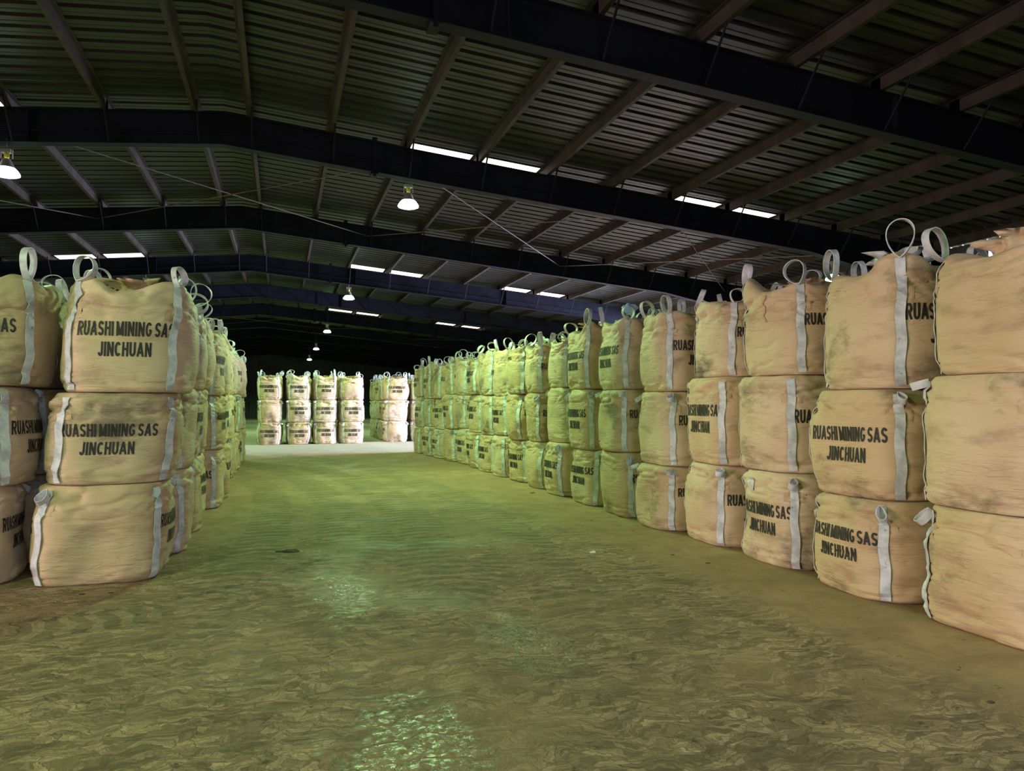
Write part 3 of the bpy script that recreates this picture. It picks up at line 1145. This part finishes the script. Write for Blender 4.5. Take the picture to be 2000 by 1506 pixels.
def place_bag(bag, x, y, z, yaw, label, group, scale=(1, 1, 1), full=True):
    r = tag(empty('bulk_bag', (x, y, z), yaw), label, 'bulk bag', group)
    r.scale = scale
    made = {}
    for i, (nm, me, par, lab) in enumerate(bag.meshes):
        if not full and nm in ('sewn_patch', 'printed_lettering'):
            continue
        o = mesh_obj(nm, me, made[par] if par is not None else r)
        if lab:
            o['label'] = lab
        made[i] = o
    return r


LEVEL = ['bottom', 'middle', 'top']
D90 = math.radians(-90)


def jit(a):
    return random.uniform(-a, a)


# ---- right-hand row: centre y of every stack from the viewer, x of its aisle face, lettering (top, middle, bottom)
RY = [3.96, 5.22, 6.42, 7.53, 8.64, 9.80, 11.04, 12.27, 13.46, 14.62, 15.78, 16.94, 18.1, 19.26, 20.42, 21.58, 22.74, 23.88]
RF = [4.52, 4.52, 4.52, 4.52, 4.50, 4.47, 4.45, 4.50, 4.50, 4.50, 4.48, 4.46, 4.46, 4.44, 4.36, 4.28, 4.2, 4.14]
RT = ['NNN', 'NTT', 'NNT', 'NTN', 'NNN', 'TNN', 'TTT', 'NNT', 'NNN', 'NNT', 'NTN', 'NNT', 'TTT', 'NNT', 'NTN', 'NTT', 'TNT', 'TTN']
RH = [(.857, .95, .84), (.81, .91, 1.0), (.92, .96, .87), (.91, .99, .83), (.81, .945, .96), (.915, .88, .93), (.87, .955, .91), (.92, .96, .80), (.88, .92, .84), (.86, .93, .93)]
HN = 0.90
while len(RH) < 18:
    h3 = [random.uniform(0.84, 1.0) for _ in range(3)]
    RH.append(tuple(h * 2.70 / sum(h3) for h in h3))
GR = 'bulk bags of the right-hand row'
for k, (y, xf, tx) in enumerate(zip(RY, RF, RT)):
    for lv in range(3):
        lettered = tx[2 - lv] == 'T'
        yaw = (D90 if lettered else 0.0) + jit(0.05)
        x = xf + 0.575 + jit(0.03 if k < 4 else 0.05)
        yy = y + jit(0.03)
        if lv == 2 and k < 4:
            x += 0.07
            yy -= 0.05
        if lv == 1 and k in (1, 2):
            x += 0.02
        if k < 4:
            ears = None
            if lv == 2:
                # corners in bag space: 45, 135, 225, 315 degrees
                ears = {0: [0.03, 0.03, 0.02, 0.02], 1: [0.02, 0.02, 0.05, 0.03], 2: [0.14, 0.16, 0.02, 0.04], 3: [0.09, 0.03, 0.02, 0.12]}[k]
            bag = Bag(300 + 3 * k + lv, lv == 2, W=(1.14, 1.12, 1.06, 1.04)[k], D=(1.14, 1.12, 1.06, 1.04)[k], ears=ears, nu=120)
        else:
            bag = (TOPS if lv == 2 else LOW)[(k * 5 + lv * 3) % 8]
        side = 'lettered side out' if lettered else 'plain side out'
        HERO[('R', k, lv)] = bag, place_bag(bag, x, yy, sum(RH[k][:lv]), yaw,
                  'tan bulk bag, %s, %s of %s stack from viewer in right-hand row' % (side, LEVEL[lv], ORD[k]), GR,
                  (1, 1, RH[k][lv] / HN) if k < 4 else (1 + jit(0.015), 1 + jit(0.015), RH[k][lv] / HN))
GR2 = 'bulk bags of the second rank behind the right-hand row'
for k, y in enumerate(RY):
    for lv in range(3):
        bag = (TOPS if lv == 2 else LOW)[(k * 3 + lv * 5 + 2) % 8]
        yaw = (D90 if (k + lv) % 2 else 0.0) + jit(0.05)
        place_bag(bag, RF[k] + 1.74 + jit(0.02), y + jit(0.03), lv * 0.93, yaw,
                  'tan bulk bag at the %s of the second rank behind right-hand stack %s' % (LEVEL[lv], ORD[k]), GR2, (0.92, 0.92, 1.03), full=False)

# ---- left-hand row
HL = 0.878
GL = 'bulk bags of the left-hand row'
LT = ['TTN', 'TNN', 'NTN', 'NNT', 'TTN', 'NTT', 'TNT', 'NTT', 'TTN', 'NTN', 'TNT', 'NNT', 'TTN']
for k in range(13):
    y = 7.86 + 1.165 * k
    h3 = [random.uniform(0.83, 0.96) for _ in range(3)]
    h3 = [h * 2.66 / sum(h3) for h in h3] if k else [0.88, 0.82, 0.93]
    for lv in range(3):
        let = LT[k][2 - lv] == 'T'
        if k == 0:
            x = (-1.58, -1.50, -1.38)[lv]
            yaw = ((PI / 2) if lv == 0 else 0.0) + (0.0, 0.06, 0.02)[lv]
            bag = Bag(400 + lv, lv == 2, W=1.14, D=1.14, H=0.875, lean=((0.0, -0.05) if lv == 0 else (0.05, 0.0)) if lv < 2 else (0.03, 0), nu=120,
                      ears=[0.03, 0.03, 0.07, 0.02] if lv == 2 else None)
            side = 'plain side facing the viewer' if lv == 0 else 'lettered side facing the viewer'
        else:
            x = -1.52 + 0.02 * lv + jit(0.05) + (0.10 if k in (4, 5) else 0)
            yaw = (PI / 2 if let else 0.0) + jit(0.06)
            bag = (TOPS if lv == 2 else LOW)[(k * 3 + lv * 2 + 1) % 8]
            side = 'lettered side to the aisle' if let else 'plain side to the aisle'
        HERO[('L', k, lv)] = bag, place_bag(bag, x, y + jit(0.02), sum(h3[:lv]), yaw,
                  'tan bulk bag, %s, %s of %s stack in left-hand row' % (side, LEVEL[lv], ORD[k]), GL, (1, 1, h3[lv] / (0.9 if k else 0.875)))
GL2 = 'bulk bags of the second rank behind the left-hand row'
for k in range(7):
    y = 7.86 + 1.165 * k
    for lv in range(3):
        if k == 0:
            x = (-2.84, -2.72, -2.60)[lv]
            yaw = (0.0 if lv == 2 else PI / 2) + (0.03, -0.03, 0.03)[lv]
            bag = Bag(450 + lv, lv == 2, W=1.14, D=1.15, H=0.875, nu=120)
            lab = ['tan bulk bag cut by the left picture edge, bottom of the leftmost stack',
                   'tan bulk bag cut by the left picture edge, middle of the leftmost stack',
                   'tan bulk bag cut by the left picture edge, top of the leftmost stack'][lv]
        else:
            x = -2.72 + jit(0.02)
            yaw = (PI / 2 if (k + lv) % 2 else 0.0) + jit(0.05)
            bag = (TOPS if lv == 2 else LOW)[(k * 5 + lv * 2 + 3) % 8]
            lab = 'tan bulk bag at the %s of the second rank behind left-hand stack %s' % (LEVEL[lv], ORD[k])
        place_bag(bag, x, y + jit(0.02), lv * HL, yaw, lab, GL2, (1, 1, 1) if k == 0 else (0.98, 0.98, 0.97), full=(k == 0))
for lv in range(3):
    place_bag((TOPS if lv == 2 else LOW)[lv + 4], (-4.02, -3.92, -3.80)[lv], 7.9, lv * HL, 0.03,
              'tan bulk bag outside the left picture edge, %s of its stack' % LEVEL[lv], GL2, (0.98, 0.98, 0.97))

# ---- far stacks across the end of the aisle
GF = 'bulk bags across the far end of the aisle'
POS4 = ['leftmost', 'second from left', 'third from left', 'rightmost']
FT = ['TNT', 'TTT', 'TTT', 'NTT']
for k, x in enumerate((-0.42, 0.66, 1.68, 2.71)):
    for rk in range(2):
        for lv in range(3):
            let = FT[k][2 - lv] == 'T' if rk == 0 else (k + lv) % 2
            yaw = (0.0 if let else PI / 2) + jit(0.05)
            bag = (TOPS if lv == 2 else LOW)[(k * 3 + lv + rk * 4) % 8]
            sc = 0.885
            if rk == 0:
                lab = 'daylit tan bulk bag, %s of the %s far stack facing the aisle' % (LEVEL[lv], POS4[k])
            else:
                lab = 'tan bulk bag, %s of the second rank behind the %s far stack' % (LEVEL[lv], POS4[k])
            place_bag(bag, x + jit(0.02), 30.6 + 1.1 * rk + jit(0.02), lv * 0.872, yaw, lab, GF, (sc, sc, 0.965), full=(rk == 0))
GS = 'bulk bags of the far right-hand row'
for k in range(5):
    for j in range(2):
        if j == 1 and k > 2:
            continue
        for lv in range(3):
            let = (k + j + lv) % 2 == 0
            if k == 0:
                yaw = (0.0 if (lv == 2 or j) else PI / 2)
            else:
                yaw = (D90 if let else 0.0)
            bag = (TOPS if lv == 2 else LOW)[(k * 5 + lv * 3 + j * 2 + 1) % 8]
            if j == 0:
                lab = 'tan bulk bag, %s of %s stack in far right-hand row beyond cross aisle' % (LEVEL[lv], ORD[k])
            else:
                lab = 'tan bulk bag, %s of second rank behind far right-hand stack %s' % (LEVEL[lv], ORD[k])
            place_bag(bag, 4.62 + 1.14 * j + jit(0.02), 31.5 + 1.16 * k, lv * 0.872, yaw + jit(0.05), lab, GS, (0.98, 0.98, 0.965), full=(j == 0 and k < 3))

# ------------------------------------------------------------------ small things
rng = random.Random(5)


def lump(name, x, y, sx, sy, sz, mat, label, cat, group=None):
    v, f = [], []
    n, m = 9, 5
    seed = rng.randint(0, 999)
    for i in range(m):
        ph = PI / 2 * i / (m - 1)
        for j in range(n):
            th = 2 * PI * j / n
            k = 1 + 0.35 * math.sin(seed + 2.3 * j + 1.7 * i) * math.cos(1.3 * seed + j)
            v.append((sx * math.cos(ph) * math.cos(th) * k, sy * math.cos(ph) * math.sin(th) * k, sz * math.sin(ph) * (0.8 + 0.2 * k)))
    for i in range(m - 1):
        for j in range(n):
            l = (j + 1) % n
            f.append((i * n + j, i * n + l, (i + 1) * n + l, (i + 1) * n + j))
    f.append(tuple(range(n))[::-1])
    o = mesh_obj(name, make_mesh(name, v, f, mat), None, (x, y, 0.0))
    return tag(o, label, cat, group)


def ground(px, py):
    """point of the floor seen at a pixel of the 2000 x 1506 frame"""
    d = Vector(((px - 1000) / FPX, (753 - py) / FPX, -1.0))
    d.rotate(cam.rotation_euler)
    t = -CAM_H / d.z
    return d.x * t, d.y * t


for (px, py, s, lab) in ((566, 1077, 0.10, 'flat dark mud clod on the floor in mid aisle'),
                         (545, 1078, 0.05, 'small dark mud clod beside the flat clod in mid aisle'),
                         (160, 1161, 0.03, 'tiny dark clod at the foot of the left front stack'),
                         (216, 1158, 0.025, 'tiny dark clod right of its twin by left front stack'),
                         (1314, 1084, 0.025, 'tiny dark clod near the right-hand row, farther one'),
                         (1383, 1100, 0.03, 'tiny dark clod near the right-hand row, nearer one'),
                         (1935, 1372, 0.025, 'tiny dark clod at lower right near the first right-hand stack'),
                         (1040, 963, 0.05, 'pale small clod at the foot of the right-hand row')):
    gx, gy = ground(px, py)
    lump('mud_clod', gx, gy, s, s * 0.7, s * 0.22, M['mud'], lab, 'clod', 'mud clods on the floor')
gx, gy = ground(1157, 1080)
sx = MB()
sx.prism([(-.03, -.02, 0.002), (.03, -.025, 0.002), (-.02, .03, 0.004), (.035, .02, 0.018), (-.03, -.02, 0.005), (.03, -.025, 0.005), (-.02, .03, 0.007), (.035, .02, 0.021)])
tag(mesh_obj('paper_scrap', sx.mesh('paper_scrap', M['paper']), None, (gx, gy, 0)), 'small pale scrap of paper lying alone on the floor', 'paper')


# ------------------------------------------------------------------ marks and loose bits on single bags


def surf_ribbon(bag, pts, width, off):
    """pts = (angle, height) path on the bag; returns a thin strip mesh lying on the cloth"""
    ang = np.array([p[0] for p in pts])
    zz = np.array([p[1] for p in pts])
    p, n = bag.at(ang, zz, off)
    tan = np.gradient(p, axis=0)
    return p, np.cross(n, tan)


def surf_quad(bag, a0, a1, z0, z1, off, m=6):
    v, f = [], []
    for k in range(m):
        q, _ = bag.at(np.linspace(a0, a1, m), np.full(m, z0 + (z1 - z0) * k / (m - 1)), off)
        v += list(q)
    for r in range(m - 1):
        for i in range(m - 1):
            f.append((r * m + i, r * m + i + 1, (r + 1) * m + i + 1, (r + 1) * m + i))
    return v, f


# handwritten 2L on the aisle side of the middle left front bag
hb, ho = HERO[('L', 0, 1)]
a_ = 0.0 - ho.rotation_euler.z + 0.02
two = [(-.045, .55), (-.04, .575), (-.02, .585), (0.0, .575), (0.0, .55), (-.02, .515), (-.05, .49), (-.03, .495), (0.005, .488), (.02, .50)]
ell = [(.035, .58), (.03, .53), (.035, .50), (.06, .495), (.075, .505)]
for st in (two, ell):
    p, w = surf_ribbon(hb, [(a_ + q[0] / 0.57, q[1] * 0.875 / 0.82) for q in st], 0.006, 0.004)
    mesh_obj('pen_mark', Bag.ribbon(p, w, 0.006, 0.001, M['pen'], 'pen_mark'), ho)['label'] = 'handwritten brown pen mark'
# cloth tie hanging down the top bag of the third right-hand stack
hb, ho = HERO[('R', 2, 2)]
zt = 0.84
p, w = surf_ribbon(hb, [(PI + 0.10 + 0.03 * math.sin(i * 1.3), zt - 0.28 * i / 11) for i in range(12)], 0.022, 0.012)
mesh_obj('tie_cord', Bag.ribbon(p, w, 0.022, 0.006, M['patch'], 'tie_cord'), ho)
# paper pouches stitched to two bags
for key, a0, z0 in ((('R', 2, 0), -PI / 2 - 0.35, 0.70), (('R', 6, 2), -PI / 2 - 0.80, 0.70)):
    hb, ho = HERO[key]
    v, f = surf_quad(hb, a0, a0 + 0.17, z0, z0 + 0.13, 0.010)
    mesh_obj('paper_pouch', make_mesh('paper_pouch', v, f, M['liner']), ho)['label'] = 'small white paper pouch'
# scrap of blue plastic film caught on top of the seventh stack
bm = bmesh.new()
bmesh.ops.create_icosphere(bm, subdivisions=3, radius=0.09)
for v in bm.verts:
    k = 1 + 0.35 * math.sin(v.co.x * 60 + v.co.z * 35) * math.cos(v.co.y * 55)
    v.co = Vector((v.co.x * k * 1.1, v.co.y * k, (v.co.z * k) * 0.75))
me = bpy.data.meshes.new('plastic_film')
bm.to_mesh(me)
bm.free()
me.materials.append(M['blue_plastic'])
hb, ho = HERO[('R', 5, 2)]
ftop = max(v.co.z for v in hb.meshes[0][1].vertices) * ho.scale[2] + ho.location.z
tag(mesh_obj('plastic_film', me, None, (ho.location.x - 0.22, ho.location.y - 0.1, ftop + 0.075)),
    'crumpled scrap of pale blue plastic film on top of right-hand row', 'plastic')
